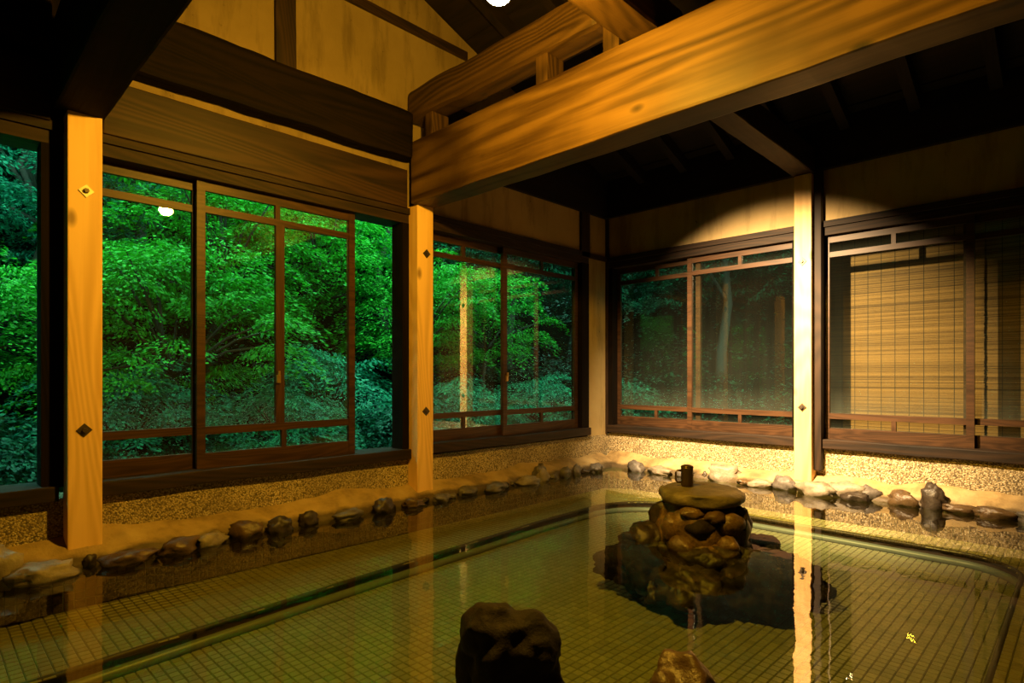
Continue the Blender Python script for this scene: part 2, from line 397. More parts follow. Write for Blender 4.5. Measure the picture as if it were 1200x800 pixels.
# ---- roof: dark sloping boards on rafters
ce = empty('ceiling', (-1, 1.6, 4.15)); tag(ce, kind='structure')
def slopeboard(y0, y1, x0, x1, t0, t1, mat, name, parent):
    bm = bmesh.new(); vs_ = [bm.verts.new((x, y, roofz(y)+t)) for x in (x0, x1) for y in (y0, y1) for t in (t0, t1)]
    for f in ((0,1,3,2),(4,6,7,5),(0,4,5,1),(2,3,7,6),(0,2,6,4),(1,5,7,3)): bm.faces.new([vs_[i] for i in f])
    bmesh.ops.recalc_face_normals(bm, faces=bm.faces); return part(name, bm, mat, parent)
n = 14
for k in range(n):                                  # boards run along the ridge
    for s0 in (1, -1):
        a = 1.6+s0*(4.25*k/n); b = 1.6+s0*(4.25*(k+1)/n+.012)
        slopeboard(min(a, b), max(a, b), -4.3, 2.0, .0 if k % 2 else .012, .04, M['blackx'], 'roof_board', ce)
for k in range(12):
    x = -3.15+k*.45
    slopeboard(1.6, 5.85, x-.035, x+.035, -.11, .0, M['black'], 'rafter', ce)
    slopeboard(-2.6, 1.6, x-.035, x+.035, -.11, .0, M['black'], 'rafter', ce)
def sky_block(name, quad):  # unseen sloping slab added outside to keep skylight out of the room
    bm = bmesh.new(); lo = [bm.verts.new(p) for p in quad]; hi = [bm.verts.new((p[0], p[1], p[2]+.04)) for p in quad]
    bm.faces.new(lo[::-1]); bm.faces.new(hi)
    for i in range(4): bm.faces.new((lo[i], lo[(i+1) % 4], hi[(i+1) % 4], hi[i]))
    tag(whole(name, bm, M['black']), kind='structure')
sky_block('sky_block_left', [(LX-.19, -2.4, 2.52), (LX-.19, 6.1, 2.52), (LX-1.0, 6.1, 2.33), (LX-1.0, -2.4, 2.33)])
sky_block('sky_block_back', [(-4.6, BY+.19, 2.52), (2.0, BY+.19, 2.52), (2.0, BY+1.0, 2.33), (-4.6, BY+1.0, 2.33)])
# wall plates and battens
def trim(n, a, b, mat, bev=.006, rough=0., seed=0):
    o = box_obj('trim_%d' % n, a, b, mat, None, bev, rough, seed); return tag(o, kind='structure')
trim(1, (LX+.035, 2.745, 2.525), (LX, BY, 3.02), M['black'])                   # dark boarding over the far left plaster
trim(2, (LX, BY-.05, 2.53), (1.6, BY, 2.92), M['blackx'])                     # wall plate on the back wall
trim(3, (LX+.03, 4.60, 2.08), (LX, 4.735, 2.525), M['old_z'])                 # upright above the corner jamb
trim(4, (LX+.025, 4.735, 2.085), (LX, BY-.03, 2.135), M['old_y'])
trim(5, (LX+.03, BY-.03, .31), (LX, BY, 2.53), M['old_z'], .004)              # corner batten
trim(6, (LX+.03, 1.56, 2.7), (LX, 1.69, 4.1), M['old_z'], .006, .004, 4)      # gable strut
trim(7, (LX+.028, 1.69, 3.44), (LX, 3.12, 3.505), M['old_y'], .004)           # gable batten
trim(8, (LX+.03, -.6, 3.0), (LX, -.47, 3.38), M['old_z'])

# ---- windows: each has a frame, a sill and sliding sashes with their panes
def mapper(side):
    if side == 'L': return lambda u, z, d: (LX-d, u, z)          # d = depth into the wall
    return lambda u, z, d: (u, BY+d, z)
def wbox(mp, bm, u0, u1, z0, z1, d0, d1): add_box(bm, mp(u0, z0, d0), mp(u1, z1, d1))
def window(name, side, u0, u1, z0, z1, sashes, sill_u=None, jambs=(.05, .05), sillout=.045):
    mp = mapper(side); long = 'y' if side == 'L' else 'x'
    W = empty(name, mp((u0+u1)/2, z0, .05)); tag(W, kind='structure')
    bm = bmesh.new(); wbox(mp, bm, u0, u1, z1-.075, z1, -.012, .17); part('head_track', bm, M['old_'+long], W)
    bm = bmesh.new(); wbox(mp, bm, u0, u1, z1-.012, z1+.035, -.03, -.012); part('head_casing', bm, M['old_'+long], W)
    for uu, s in ((u0, 1), (u1, -1)):
        jw = jambs[0] if s == 1 else jambs[1]
        bm = bmesh.new(); wbox(mp, bm, uu, uu+s*jw, z0+.06, z1-.075, -.015, .12); part('jamb', bm, M['char_z'], W)
    a, b = sill_u or (u0, u1)
    p, q = mp(a, z0-.005, -sillout), mp(b, z0+.068, .19)
    box_obj('sill', p, q, M['old_'+long], W, .006, .006, int(abs(u0)*10))
    for (a, b, d, mulls, latch) in sashes:
        sash(W, mp, long, a, b, z0+.068, z1-.075, d, mulls, latch)
    return W
def sash(W, mp, long, a, b, z0, z1, d, mulls, latch):
    bm = bmesh.new(); st = .045; D = .032
    zr = [z0+.09, .565+.0, .61, 1.845, 1.885, z1-.055]          # bottom rail top, lower rail, transom, top rail
    wbox(mp, bm, a, a+st, z0, z1, d, d+D); wbox(mp, bm, b-st, b, z0, z1, d, d+D)
    e = .003
    for p, q in ((z0, zr[0]), (zr[1], zr[2]), (zr[3], zr[4]), (zr[5], z1)): wbox(mp, bm, a+st, b-st, p, q, d+e, d+D-e)
    S = part('sash', bm, M['sash_'+long], W)
    cols_mid = [a+st]+[m for m in mulls.get('mid', [])]+[b-st]; mm = .03
    def muntins(us, p, q, mm=.03):
        for m in us:
            bm = bmesh.new(); wbox(mp, bm, m-mm/2, m+mm/2, p, q, d+e, d+D-e); part('muntin', bm, M['sash_z'], S)
    muntins(mulls.get('mid', []), zr[2], zr[3], .055); muntins(mulls.get('top', []), zr[4], zr[5]); muntins(mulls.get('low', []), zr[0], zr[1])
    def panes(us, p, q):
        cs = [a+st]+us+[b-st]
        for i in range(len(cs)-1):
            l = cs[i]+(mm/2 if i else 0); r = cs[i+1]-(mm/2 if i < len(cs)-2 else 0)
            bm = bmesh.new(); wbox(mp, bm, l-.004, r+.004, p-.004, q+.004, d+D/2-.002, d+D/2+.002); part('pane', bm, M['glass'], S)
    panes(mulls.get('mid', []), zr[2], zr[3]); panes(mulls.get('top', []), zr[4], zr[5]); panes(mulls.get('low', []), zr[0], zr[1])
    if latch is not None:
        bm = bmesh.new(); wbox(mp, bm, latch-.012, latch+.012, .86, .91, d-.012, d+e); wbox(mp, bm, latch-.006, latch+.006, .90, .935, d-.02, d-.006)
        part('latch', bm, M['brass'], S)
# window 1: left of the first post, its sash slid out of sight, open to the trees
window('window_1', 'L', -1.45, .515, SILL, HEAD-.02, [(-1.40, -.62, .03, {}, None)], (-1.45, .49), jambs=(.05, .09))
# window 2: two sashes and an open gap beside the second post
window('window_2', 'L', .645, 2.60, SILL, HEAD-.02, [(.60, 1.165, .08, {}, 1.145), (1.13, 2.14, .035, {'mid': [1.615], 'top': [1.60], 'low': [1.64]}, 1.60)], (.645, 2.57), jambs=(.01, .10))
window('window_3', 'L', 2.70, 4.735, SILL+.02, HEAD-.02, [(2.72, 3.67, .075, {'top': [3.17], 'low': [3.17]}, None), (3.58, 4.62, .035, {'top': [4.09], 'low': [4.09]}, 3.62)], (2.69, 4.735), jambs=(.02, .11))
window('window_4', 'B', -3.57, -1.70, SILL+.035, HEAD-.03, [(-3.53, -2.60, .075, {'top': [-3.06], 'low': [-3.07]}, None), (-2.71, -1.69, .035, {'top': [-2.21], 'low': [-2.21]}, None)], (-3.57, -1.71))
window('window_5', 'B', -1.58, .62, SILL+.035, HEAD-.03, [(-1.53, -.575, .035, {'top': [-1.05], 'low': [-1.05]}, None), (-.64, .58, .075, {'top': [0.0], 'low': [0.0]}, None)], (-1.56, .62), jambs=(.06, .05))

# ---- mortar ledge with its river stones along the water
def ledge(name, pts, nrm, zt, seed):
    """uneven trowelled mortar: pts along the wall, profile from the wall face out to the water"""
    bm = bmesh.new(); rings = []
    for i, (x, y) in enumerate(pts):
        nx, ny = nrm(x, y); q = Vector((x*2.2+seed, y*2.2, 0)); w1 = noise.noise(q); w2 = noise.noise(q*3.1)
        z = zt+.045*w1+.016*w2; e = .195+.022*noise.noise(q*2.3+Vector((5, 5, 5)))+.012*noise.noise(q*7)
        prof = [(-.01, z), (.012, z-.002), (.04, z*.86), (.07, z*.70+.006), (.10, z*.55+.012), (.13, .060+.012*w2), (.155, .046+.012*w1), (e-.02, .030+.012*w2), (e-.006, .016), (e, -.006), (e-.006, -.03), (e-.03, -.06), (-.01, -.06)]
        row = []
        for k, (d, zz) in enumerate(prof):
            p = Vector((x+nx*d, y+ny*d, zz))
            if 1 < k < 11:
                g = noise.noise(p*13+Vector((seed, 0, 0)))*.010+noise.noise(p*31)*.005
                p += Vector((nx*g*.5, ny*g*.5, g))
            row.append(bm.verts.new(p))
        rings.append(row)
    for a, b in zip(rings, rings[1:]):
        for k in range(len(a)-1): bm.faces.new((a[k], a[k+1], b[k+1], b[k]))
    bmesh.ops.recalc_face_normals(bm, faces=bm.faces)
    o = whole(name, bm, M['mortar'], True); return tag(o, kind='structure')
n = 320
lpts = [(LX, -2.0+(BY+2.0-.1)*i/n) for i in range(n+1)]
led_l = ledge('pool_ledge_left', lpts, lambda x, y: (1, 0), .115, 3)
bpts = [(LX+.05+(1.6-LX)*i/n, BY) for i in range(n+1)]
led_b = ledge('pool_ledge_back', bpts, lambda x, y: (0, -1), .125, 11)
STONES = [(-3.40,.24,.20,.15,'pale'),(-3.32,.40,.26,.075,'pale'),(-3.33,.73,.22,.055,'brown'),(-3.35,.96,.22,.06,'brown'),(-3.37,1.12,.18,.06,'pale'),(-3.38,1.315,.18,.085,'brown'),(-3.36,1.49,.15,.085,'dark'),(-3.40,1.68,.13,.07,'dark'),(-3.36,1.93,.22,.055,'grey'),(-3.36,2.2,.19,.08,'dark'),(-3.35,2.42,.16,.05,'brown'),(-3.36,2.68,.14,.05,'grey'),(-3.40,2.96,.17,.06,'grey'),(-3.36,3.23,.24,.06,'grey'),(-3.45,3.84,.20,.13,'grey'),(-3.36,3.60,.22,.06,'pale'),(-3.37,3.80,.13,.10,'pale'),(-3.38,4.12,.13,.08,'grey'),(-3.38,4.28,.11,.08,'grey'),(-3.37,4.56,.22,.075,'grey')]
STONEB = [(-3.10,4.83,.20,.09,'grey'),(-2.85,4.84,.24,.06,'pale'),(-2.62,4.87,.17,.06,'grey'),(-2.27,4.93,.30,.15,'pale'),(-1.93,4.85,.18,.05,'pale'),(-1.76,4.87,.20,.095,'grey'),(-1.50,4.81,.28,.09,'pale'),(-1.33,4.90,.30,.11,'pale'),(-1.22,4.80,.18,.055,'dark'),(-1.16,4.90,.16,.09,'grey'),(-.95,4.87,.22,.085,'brown'),(-.78,4.88,.15,.16,'dark'),(-.62,4.86,.19,.05,'brown'),(-.44,4.84,.22,.06,'brown'),(-.25,4.83,.18,.08,'grey'),(.0,4.84,.22,.07,'brown'),(.3,4.84,.24,.07,'grey')]
for lst, par, ax in ((STONES, led_l, 1), (STONEB, led_b, 0)):
    for i, (x, y, wd, h, kind) in enumerate(lst):
        dp = wd*.62; sz = (dp, wd*1.08, h*1.5) if ax else (wd*1.08, dp, h*1.5)
        bm = rock_bm(sz, i*1.37+ax*40, 3, .42, None, 1.15, rot=(i % 5-2)*.22, facet=.42)
        o = put('stone', mesh('stone', bm, M['rock_'+kind], True), par, Vector((x, y, .006+h*.30))-world_of(par))

R = random.Random(31)
for par, lst, ax, lo_, hi_ in ((led_l, STONES, 1, .1, 4.7), (led_b, STONEB, 0, -3.2, .5)):
    u = lo_
    while u < hi_:
        wd = R.uniform(.05, .12); h = R.uniform(.03, .06)
        if all(abs(q[ax]-u) > (q[2]+wd)*.42 for q in lst):
            x, y = (-3.385+R.uniform(-.03, .02), u) if ax else (u, 4.875+R.uniform(-.02, .03))
            bm = rock_bm((wd*.8, wd, h*1.4), u*9.1, 3, .42, None, 1.2, R.uniform(-1, 1), .4)
            put('stone', mesh('stone', bm, M['rock_'+R.choice(('dark', 'brown', 'grey', 'dark'))], True), par, Vector((x, y, .006+h*.3))-world_of(par))
        u += wd*.9
# ---- hillside and soil outside
def hillz(x, y):
    d = max(-3.9-x, y-5.4, -1.6-y if x < -3.7 else 0., 0.)
    return -.28+max(0, d-1.7)*.62+max(0, d-4.2)*.75+.12*noise.noise(Vector((x, y, 0))*.9)*min(1, d)
bm = bmesh.new(); N = 60; grid = []
for i in range(N+1):
    row = []
    for j in range(N+1):
        x = -13.5+24*i/N; y = -11.5+26.5*j/N
        row.append(bm.verts.new((x, y, hillz(x, y))))
    grid.append(row)
for i in range(N):
    for j in range(N):
        c = (grid[i][j].co+grid[i+1][j+1].co)/2
        if c.x > -3.75 and c.y < 5.2: continue
        bm.faces.new((grid[i][j], grid[i+1][j], grid[i+1][j+1], grid[i][j+1]))
for v in [v for v in bm.verts if not v.link_faces]: bm.verts.remove(v)
tag(whole('hillside', bm, M['ground'], True), kind='structure')

# ================================================================ TIMBER FRAME
def washer(parent, pos, axis, mat, s=.034):
    """square washer turned on its point, with a bolt head"""
    bm = bmesh.new(); t = .006
    ring = [(s, 0), (0, s), (-s, 0), (0, -s)]
    def q(u, v, d): return (pos[0]+d, pos[1]+u, pos[2]+v) if axis == 'x' else (pos[0]+u, pos[1]-d, pos[2]+v)
    A = [bm.verts.new(q(u, v, -.001)) for u, v in ring]; B = [bm.verts.new(q(u*.94, v*.94, t)) for u, v in ring]
    bm.faces.new(B)
    for i in range(4): bm.faces.new((A[i], A[(i+1) % 4], B[(i+1) % 4], B[i]))
    bmesh.ops.recalc_face_normals(bm, faces=bm.faces)
    W = part('washer', bm, mat, parent)
    bm = bmesh.new(); hx = [(math.cos(PI/3*k)*.013, math.sin(PI/3*k)*.013) for k in range(6)]
    A = [bm.verts.new(q(u, v, t)) for u, v in hx]; B = [bm.verts.new(q(u*.85, v*.85, t+.014)) for u, v in hx]
    bm.faces.new(B)
    for i in range(6): bm.faces.new((A[i], A[(i+1) % 6], B[(i+1) % 6], B[i]))
    bmesh.ops.recalc_face_normals(bm, faces=bm.faces); part('bolt', bm, M['iron'], W)
def post(a, b, mat, label, washers, axis):
    E_ = empty('timber_post', ((a[0]+b[0])/2, (a[1]+b[1])/2, a[2])); tag(E_, label, 'post', 'pale posts round the bath')
    box_obj('shaft', a, b, mat, E_, .006)
    for p, m in washers: washer(E_, p, axis, m)
    return E_
post((-3.60, .512, .012), (-3.48, .652, 2.175), M['new_z'], 'pale timber post between the open window and the first sliding sash', [((-3.48, .585, 1.80), M['zinc']), ((-3.48, .578, .64), M['iron'])], 'x')
post((-3.60, 2.557, .012), (-3.48, 2.70, 2.152), M['new_z'], 'pale timber post under the end of the golden tie beam', [((-3.48, 2.638, 1.80), M['iron']), ((-3.48, 2.632, .645), M['iron'])], 'x')
post((-1.70, 4.94, .07), (-1.570, 5.06, 2.50), M['new_z'], 'brightly lit pale post beside the reed blind', [((-1.638, 4.94, 1.81), M['iron']), ((-1.638, 4.94, .655), M['iron'])], 'y')
tag(box_obj('jamb_post', (-1.570, 4.99, .16), (-1.515, 5.06, 2.53), M['old_z'], None, .004), 'thin dark post standing against the bright pale post', 'post')

def beam(name, a, b, mat, label, cat='beam', rough=.006, seed=1, bev=.015):
    return tag(box_obj(name, a, b, mat, None, bev, rough, seed), label, cat)
beam('tie_beam', (-3.52, 2.525, 2.148), (1.58, 2.725, 2.595), M['gold_x'], 'broad golden tie beam crossing the room over the second post', rough=.006, seed=2)
beam('tie_beam', (-3.52, .46, 2.175), (1.58, .665, 2.60), M['char_x'], 'blackened tie beam resting on the post by the open window', rough=.006, seed=3)
beam('lintel_beam', (-3.60, .668, 2.13), (-3.555, 2.523, 2.405), M['brown_y'], 'knotty brown lintel beam above the first sliding sashes', rough=.003, seed=4, bev=.006)
beam('lintel_beam', (-3.60, -2.0, 2.13), (-3.555, .458, 2.405), M['old_y'], 'dark lintel beam above the open window', rough=.003, seed=9, bev=.006)
beam('wall_log', (-3.60, .668, 2.462), (-3.47, 2.523, 2.80), M['char_y'], 'rough blackened log beam across the ochre gable', rough=.014, seed=5, bev=.03)
beam('wall_log', (-3.60, -2.0, 2.462), (-3.47, .458, 2.72), M['char_y'], 'blackened log beam above the dark lintel', rough=.014, seed=15, bev=.03)
beam('upper_log', (-3.59, 2.53, 2.765), (-1.86, 2.72, 2.985), M['mid_x'], 'weathered upper log stacked above the golden tie beam', rough=.012, seed=6, bev=.04)
for x0, x1, lab in ((-3.38, -3.30, 'stub post between golden tie beam and upper log, beside the gable'), (-2.32, -2.23, 'stub post under the middle of the upper log'), (-1.84, -1.74, 'stub post on the golden tie beam beside the purlin')):
    beam('stub_post', (x0, 2.55, 2.58), (x1, 2.70, 2.766), M['mid_z'], lab, 'post', .002, 7, .006)
beam('purlin', (-1.70, .30, 2.598), (-1.51, 2.80, 2.79), M['mid_y'], 'rough brown purlin lying on the golden tie beam above the lamp', rough=.008, seed=8, bev=.02)
beam('cross_beam', (-1.715, 2.728, 2.505), (-1.555, 5.01, 2.70), M['old_y'], 'dark cross beam from the golden tie beam to the brightly lit post', rough=.006, seed=12)
beam('cross_beam', (-.05, 2.728, 2.505), (.11, 5.01, 2.70), M['old_y'], 'dark cross beam over the far end of the reed blinds', rough=.006, seed=13)

# ================================================================ LAMPS
lamp = empty('pendant_lamp', (-1.6, 1.55, 2.598)); tag(lamp, 'glowing bare bulb hanging from the brown purlin', 'lamp')
bm = bmesh.new(); add_tube(bm, [(-1.6, 1.55, 2.6), (-1.6, 1.55, 2.476)], .004, 6); part('cable', bm, M['rubber'], lamp)
bm = bmesh.new(); add_lathe(bm, [(.012, .0), (.020, -.012), (.020, -.05), (.017, -.055)][::-1], (-1.6, 1.55, 2.476)); part('socket', bm, M['rubber'], lamp, True)
bm = bmesh.new(); prof = [(.055*math.sin(PI*k/14)+.001, -.055*math.cos(PI*k/14)) for k in range(13)]
add_lathe(bm, prof, (-1.6, 1.55, 2.366)); part('bulb', bm, emit('glowing_bulb', LAMP_COL, LAMP_E), lamp, True)
sp = empty('spotlight', (-1.95, 2.86, 2.50)); tag(sp, 'small black spotlight clamped behind the golden tie beam', 'spotlight')
aim = (Vector((-1.95, 4.95, .86))-Vector((-1.95, 2.86, 2.50))).normalized(); o0 = Vector((-1.95, 2.86, 2.50))
bm = bmesh.new(); add_tube(bm, [o0-aim*.085, o0-aim*.075, o0-aim*.01, o0], [.025, .03, .03, .034], 16); part('housing', bm, M['rubber'], sp, True)
bm = bmesh.new(); add_tube(bm, [o0-aim*.05, (-1.95, 2.72, 2.54)], .008, 6); part('bracket', bm, M['rubber'], sp)
ld = bpy.data.lights.new('spot_beam', 'SPOT'); ld.energy = SPOT_W; ld.color = SPOT_COL; ld.spot_size = math.radians(72.5); ld.spot_blend = 1.0; ld.shadow_soft_size = .03
lo = put('spot_beam', ld, sp, aim*.03); lo.rotation_euler = aim.to_track_quat('-Z', 'Y').to_euler()

# ================================================================ REED BLINDS outside window 5
def blind(x0, x1, yb, label):
    B = empty('reed_blind', ((x0+x1)/2, yb, .38)); tag(B, label, 'blind', 'reed blinds behind the rear windows')
    bm = bmesh.new(); z = .40; rnd = random.Random(int(x0*100))
    while z < 2.14:
        h = .0048*rnd.uniform(.7, 1.25); sag = rnd.uniform(-.0012, .0012)
        add_box(bm, (x0+rnd.uniform(-.004, .004), yb-.0015, z), (x1+rnd.uniform(-.004, .004), yb+.0015, z+h)); 
        z += h+.0007
    s = part('reeds', bm, M['reed'], B); tag(s, kind='stuff')
    bm = bmesh.new(); add_box(bm, (x0, yb-.012, 2.14), (x1, yb+.012, 2.165)); part('top_batten', bm, M['old_x'], B)
    bm = bmesh.new(); add_box(bm, (x0, yb-.008, .385), (x1, yb+.008, .40)); part('bottom_batten', bm, M['old_x'], B)
    k = 0; x = x0+.05
    while x < x1-.02:
        bm = bmesh.new(); add_box(bm, (x-.0018, yb-.0036, .39), (x+.0018, yb-.0016, 2.14)); part('cord', bm, M['cord'], B); x += .094
blind(-1.72, -.555, 5.42, 'pale reed blind hanging behind the sash beside the brightly lit post')
blind(-.60, .66, 5.447, 'pale reed blind hanging next to the one by the brightly lit post')

# ================================================================ ROCKS IN THE BATH
pc = Vector((-1.58, 3.13, 0))
pil = empty('rock_pillar', (pc.x, pc.y, ZF)); tag(pil, 'stacked rock pillar in the bath carrying a flat stone slab', 'rock pillar')
def prock(name, dx, dy, z, sz, seed, mat, sub=3, rough=.3, flat=None, facet=.12, rot=0.):
    bm = rock_bm(sz, seed, sub, rough, flat, 1.4, rot, facet)
    return put(name, mesh(name, bm, mat, True), pil, Vector((pc.x+dx, pc.y+dy, z))-world_of(pil))
# directions: f = towards the camera, r = to the right as seen from there
f_ = Vector((.45, -.89, 0)); r_ = Vector((.89, .45, 0))
def fr(a, b): v = f_*a+r_*b; return v.x, v.y
prock('mortar_core', 0, 0, .02, (.47, .47, .52), 3, M['rock_crust'], 4, .22, None, .12)
for i, (a, b, z, sx, sz, m) in enumerate([(.185, -.015, .085, .20, .13, 'black'), (.15, .15, .11, .15, .14, 'crust'), (.14, -.15, .06, .15, .17, 'crust'), (.19, .13, .0, .15, .11, 'crust'), (.20, -.10, -.01, .17, .11, 'brown'), (-.06, -.20, .07, .18, .20, 'dark'), (-.05, .20, .06, .18, .20, 'dark'), (-.19, 0, .08, .26, .22, 'brown'), (.07, .20, .12, .11, .15, 'dark'), (.21, .03, -.03, .2, .1, 'crust'), (.19, -.05, .165, .14, .07, 'crust'), (.19, .07, .15, .12, .08, 'brown')]):
    dx, dy = fr(a, b); prock('stone', dx, dy, z, (sx, sx*.8, sz), 20+i*1.7, M['rock_'+m], 3, .28, rot=i*.7)
for i, (a, b, z, sx, sy, sz, m) in enumerate([(.30, -.30, -.13, .34, .30, .24, 'black'), (.18, -.42, -.13, .30, .26, .20, 'black'), (.42, -.05, -.16, .40, .34, .24, 'dark'), (.36, .24, -.15, .38, .32, .26, 'black'), (.12, .38, -.14, .40, .34, .26, 'black'), (.04, -.28, -.06, .28, .30, .24, 'dark'), (.22, .04, -.08, .36, .30, .20, 'dark'), (.20, .22, -.09, .28, .26, .20, 'dark'), (-.22, .25, -.14, .36, .34, .26, 'black'), (-.28, -.15, -.14, .36, .34, .26, 'black'), (.40, -.22, -.20, .20, .18, .14, 'dark'), (.16, .52, -.2, .24, .2, .16, 'black')]):
    dx, dy = fr(a, b); prock('base_rock', dx, dy, z, (sx, sy, sz*1.05), 50+i*2.3, M['rock_'+m], 4, .42, .9, .45, i*.9)
# flat slab on top: wide, rounded edge, slightly uneven
bm = bmesh.new(); bmesh.ops.create_icosphere(bm, subdivisions=4, radius=1)
for v in bm.verts:
    d = v.co.copy(); r = math.hypot(d.x, d.y); k = (1+.09*noise.noise(d*1.6+Vector((2, 7, 1)))+.03*noise.noise(d*6))
    zz = .048*(1 if d.z > 0 else 1.15)*math.copysign(abs(d.z)**.55, d.z)
    v.co = (d.x*.232*k*(1/max(r, .35) if r > .35 else 1/.35)*(r**.75 if r > 0 else 0), d.y*.225*k*(1/max(r, .35) if r > .35 else 1/.35)*(r**.75 if r > 0 else 0), zz+.006*noise.noise(d*4))
slab_o = put('slab', mesh('slab', bm, M['rock_slab'], True), pil, Vector((pc.x, pc.y, .232))-world_of(pil))
slab_o['label'] = 'flat rounded mossy stone slab'
mc = Vector((pc.x, pc.y, 0))+r_*(-.075)+f_*(.03); mz = .281
mug = empty('mug', (mc.x, mc.y, mz)); tag(mug, 'small dark metal mug standing on the flat stone slab', 'mug')
bm = bmesh.new(); add_lathe(bm, [(.030, 0), (.034, .004), (.034, .100), (.036, .108), (.033, .108), (.031, .10), (.030, .012)], (mc.x, mc.y, mz)); part('body', bm, M['mug_m'], mug, True)
hp = [mc-r_*a for a in (.033, .055, .062, .062, .055, .033)]
bm = bmesh.new(); add_tube(bm, [(p.x, p.y, mz+z) for p, z in zip(hp, (.085, .085, .075, .03, .02, .02))], .006, 8); part('handle', bm, M['mug_m'], mug, True)
bm = bmesh.new(); add_lathe(bm, [(.034, .108), (.033, .114), (.020, .119), (.004, .121)], (mc.x, mc.y, mz)); part('rim', bm, M['mug_m'], mug, True)

def bath_rock(pieces, label, mat, loc):
    """one rock as a single surface: overlapping lumps fused by a remesh-like projection of their union"""
    bm = bmesh.new()
    for (dx, dy, z, sx, sy, sz, seed) in pieces:
        b2 = rock_bm((sx, sy, sz), seed, 4, .26, None, 1.6, 0, .12); bmesh.ops.translate(b2, verts=b2.verts, vec=(dx, dy, z))
        me = bpy.data.meshes.new('tmp'); b2.to_mesh(me); b2.free(); bm.from_mesh(me); bpy.data.meshes.remove(me)
    me = mesh('bath_rock', bm, mat, True); o = put('bath_rock', me, None, loc)
    rm = o.modifiers.new('fuse', 'REMESH'); rm.mode = 'VOXEL'; rm.voxel_size = .011; rm.use_smooth_shade = True
    return tag(o, label, 'rock')
rr = Vector((.71, .70, 0)); ff = Vector((.70, -.71, 0))
def lump(a, b, z, sx, sz, seed): v = ff*a+rr*b; return (v.x, v.y, z, sx, sx*.9, sz, seed)
bath_rock([lump(0, 0, .02, .25, .40, 1), lump(.02, .07, .12, .20, .17, 2), lump(0, -.03, .13, .20, .18, 5), lump(.06, .0, -.14, .36, .34, 3), lump(.06, .13, -.06, .17, .22, 4), lump(.02, .10, .03, .13, .16, 7)],
          'tall black lava rock standing alone in the bath', M['rock_black'], (-1.175, 1.155, .045))
bath_rock([lump(0, 0, -.03, .22, .30, 11), lump(.02, -.05, .03, .12, .14, 12), lump(.03, .06, -.04, .16, .22, 13), lump(.08, 0, -.16, .28, .26, 14)],
          'low brown wet rock in the bath near the tall black rock', M['rock_brown'], (-.765, 1.425, .035))

# ================================================================ WATER
bm = bmesh.new(); vs_ = [bm.verts.new(p) for p in ((-3.50, -2.0, 0), (1.58, -2.0, 0), (1.58, 4.98, 0), (-3.50, 4.98, 0))]; bm.faces.new(vs_)
tag(whole('bath_water', bm, M['water']), 'clear still bath water over mosaic tiles', 'water', kind='stuff')

# ================================================================ TREES OUTSIDE
def leaf(bm, c, d, n, s):
    """a leaf folded along its midrib: d its direction, n its upper side"""
    sd = d.cross(n).normalized()
    a = bm.verts.new(c); b = bm.verts.new(c+d*s*.45+sd*s*.25-n*s*.07); e = bm.verts.new(c+d*s*.45-sd*s*.25-n*s*.07); t = bm.verts.new(c+d*s-n*s*.10)
    bm.faces.new((a, b, t)); bm.faces.new((a, t, e))
def crown(rx, ry, rz, pads, per, s, seed, droop=.5):
    """layered sprays of leaves over a rounded crown"""
    R = random.Random(seed); bm = bmesh.new(); tips = []
    for k in range(pads):
        th = R.uniform(0, 2*PI); u = R.uniform(-.85, 1); q = math.sqrt(max(0, 1-u*u)); rad = R.uniform(.55, 1.0)
        c = Vector((rx*q*math.cos(th)*rad, ry*q*math.sin(th)*rad, rz*u*rad)); tips.append(c)
        out = Vector((math.cos(th), math.sin(th), 0)); side = Vector((-math.sin(th), math.cos(th), 0))
        pr = R.uniform(.20, .42)
        for i in range(per):
            a = R.uniform(0, 2*PI); r = math.sqrt(R.random())*pr
            lx = math.cos(a)*r*1.25; ly = math.sin(a)*r*.8
            p = c+out*lx+side*ly+Vector((0, 0, -droop*max(0, lx)**2/pr*1.0-.35*r*r/pr+R.gauss(0, .022)))
            d = (out*(math.cos(a)+.8)+side*math.sin(a)+Vector((0, 0, R.uniform(-.75, .1)))).normalized()
            n = Vector((R.gauss(0, .30), R.gauss(0, .30), 1)).normalized(); n = (n-d*n.dot(d)).normalized()
            leaf(bm, p, d, n, s*R.uniform(.65, 1.25))
    return bm, tips
def tree_mesh(seed, rx, ry, rz, zc, pads, per, s, mat, th):
    bm, tips = crown(rx, ry, rz, pads, per, s, seed); bmesh.ops.translate(bm, verts=bm.verts, vec=(0, 0, zc)); fm = mesh('foliage', bm, mat)
    R = random.Random(seed+5); bm = bmesh.new(); top = zc+rz*.4
    tr = [(R.gauss(0, .03)*i, R.gauss(0, .03)*i, -.3+(top+.3)*i/5) for i in range(6)]
    add_tube(bm, tr, [th*(1-.14*i) for i in range(6)], 7); tm = mesh('trunk', bm, M['bark'], True)
    bm = bmesh.new()
    for c in R.sample(tips, min(14, len(tips))):
        e = c+Vector((0, 0, zc)); b = Vector(tr[3 if e.z > tr[3][2] else 2]); m = b.lerp(e, .5)+Vector((0, 0, .08)); add_tube(bm, [b, m, e], [th*.4, th*.25, th*.08], 5)
    return fm, tm, mesh('branches', bm, M['bark'], True)
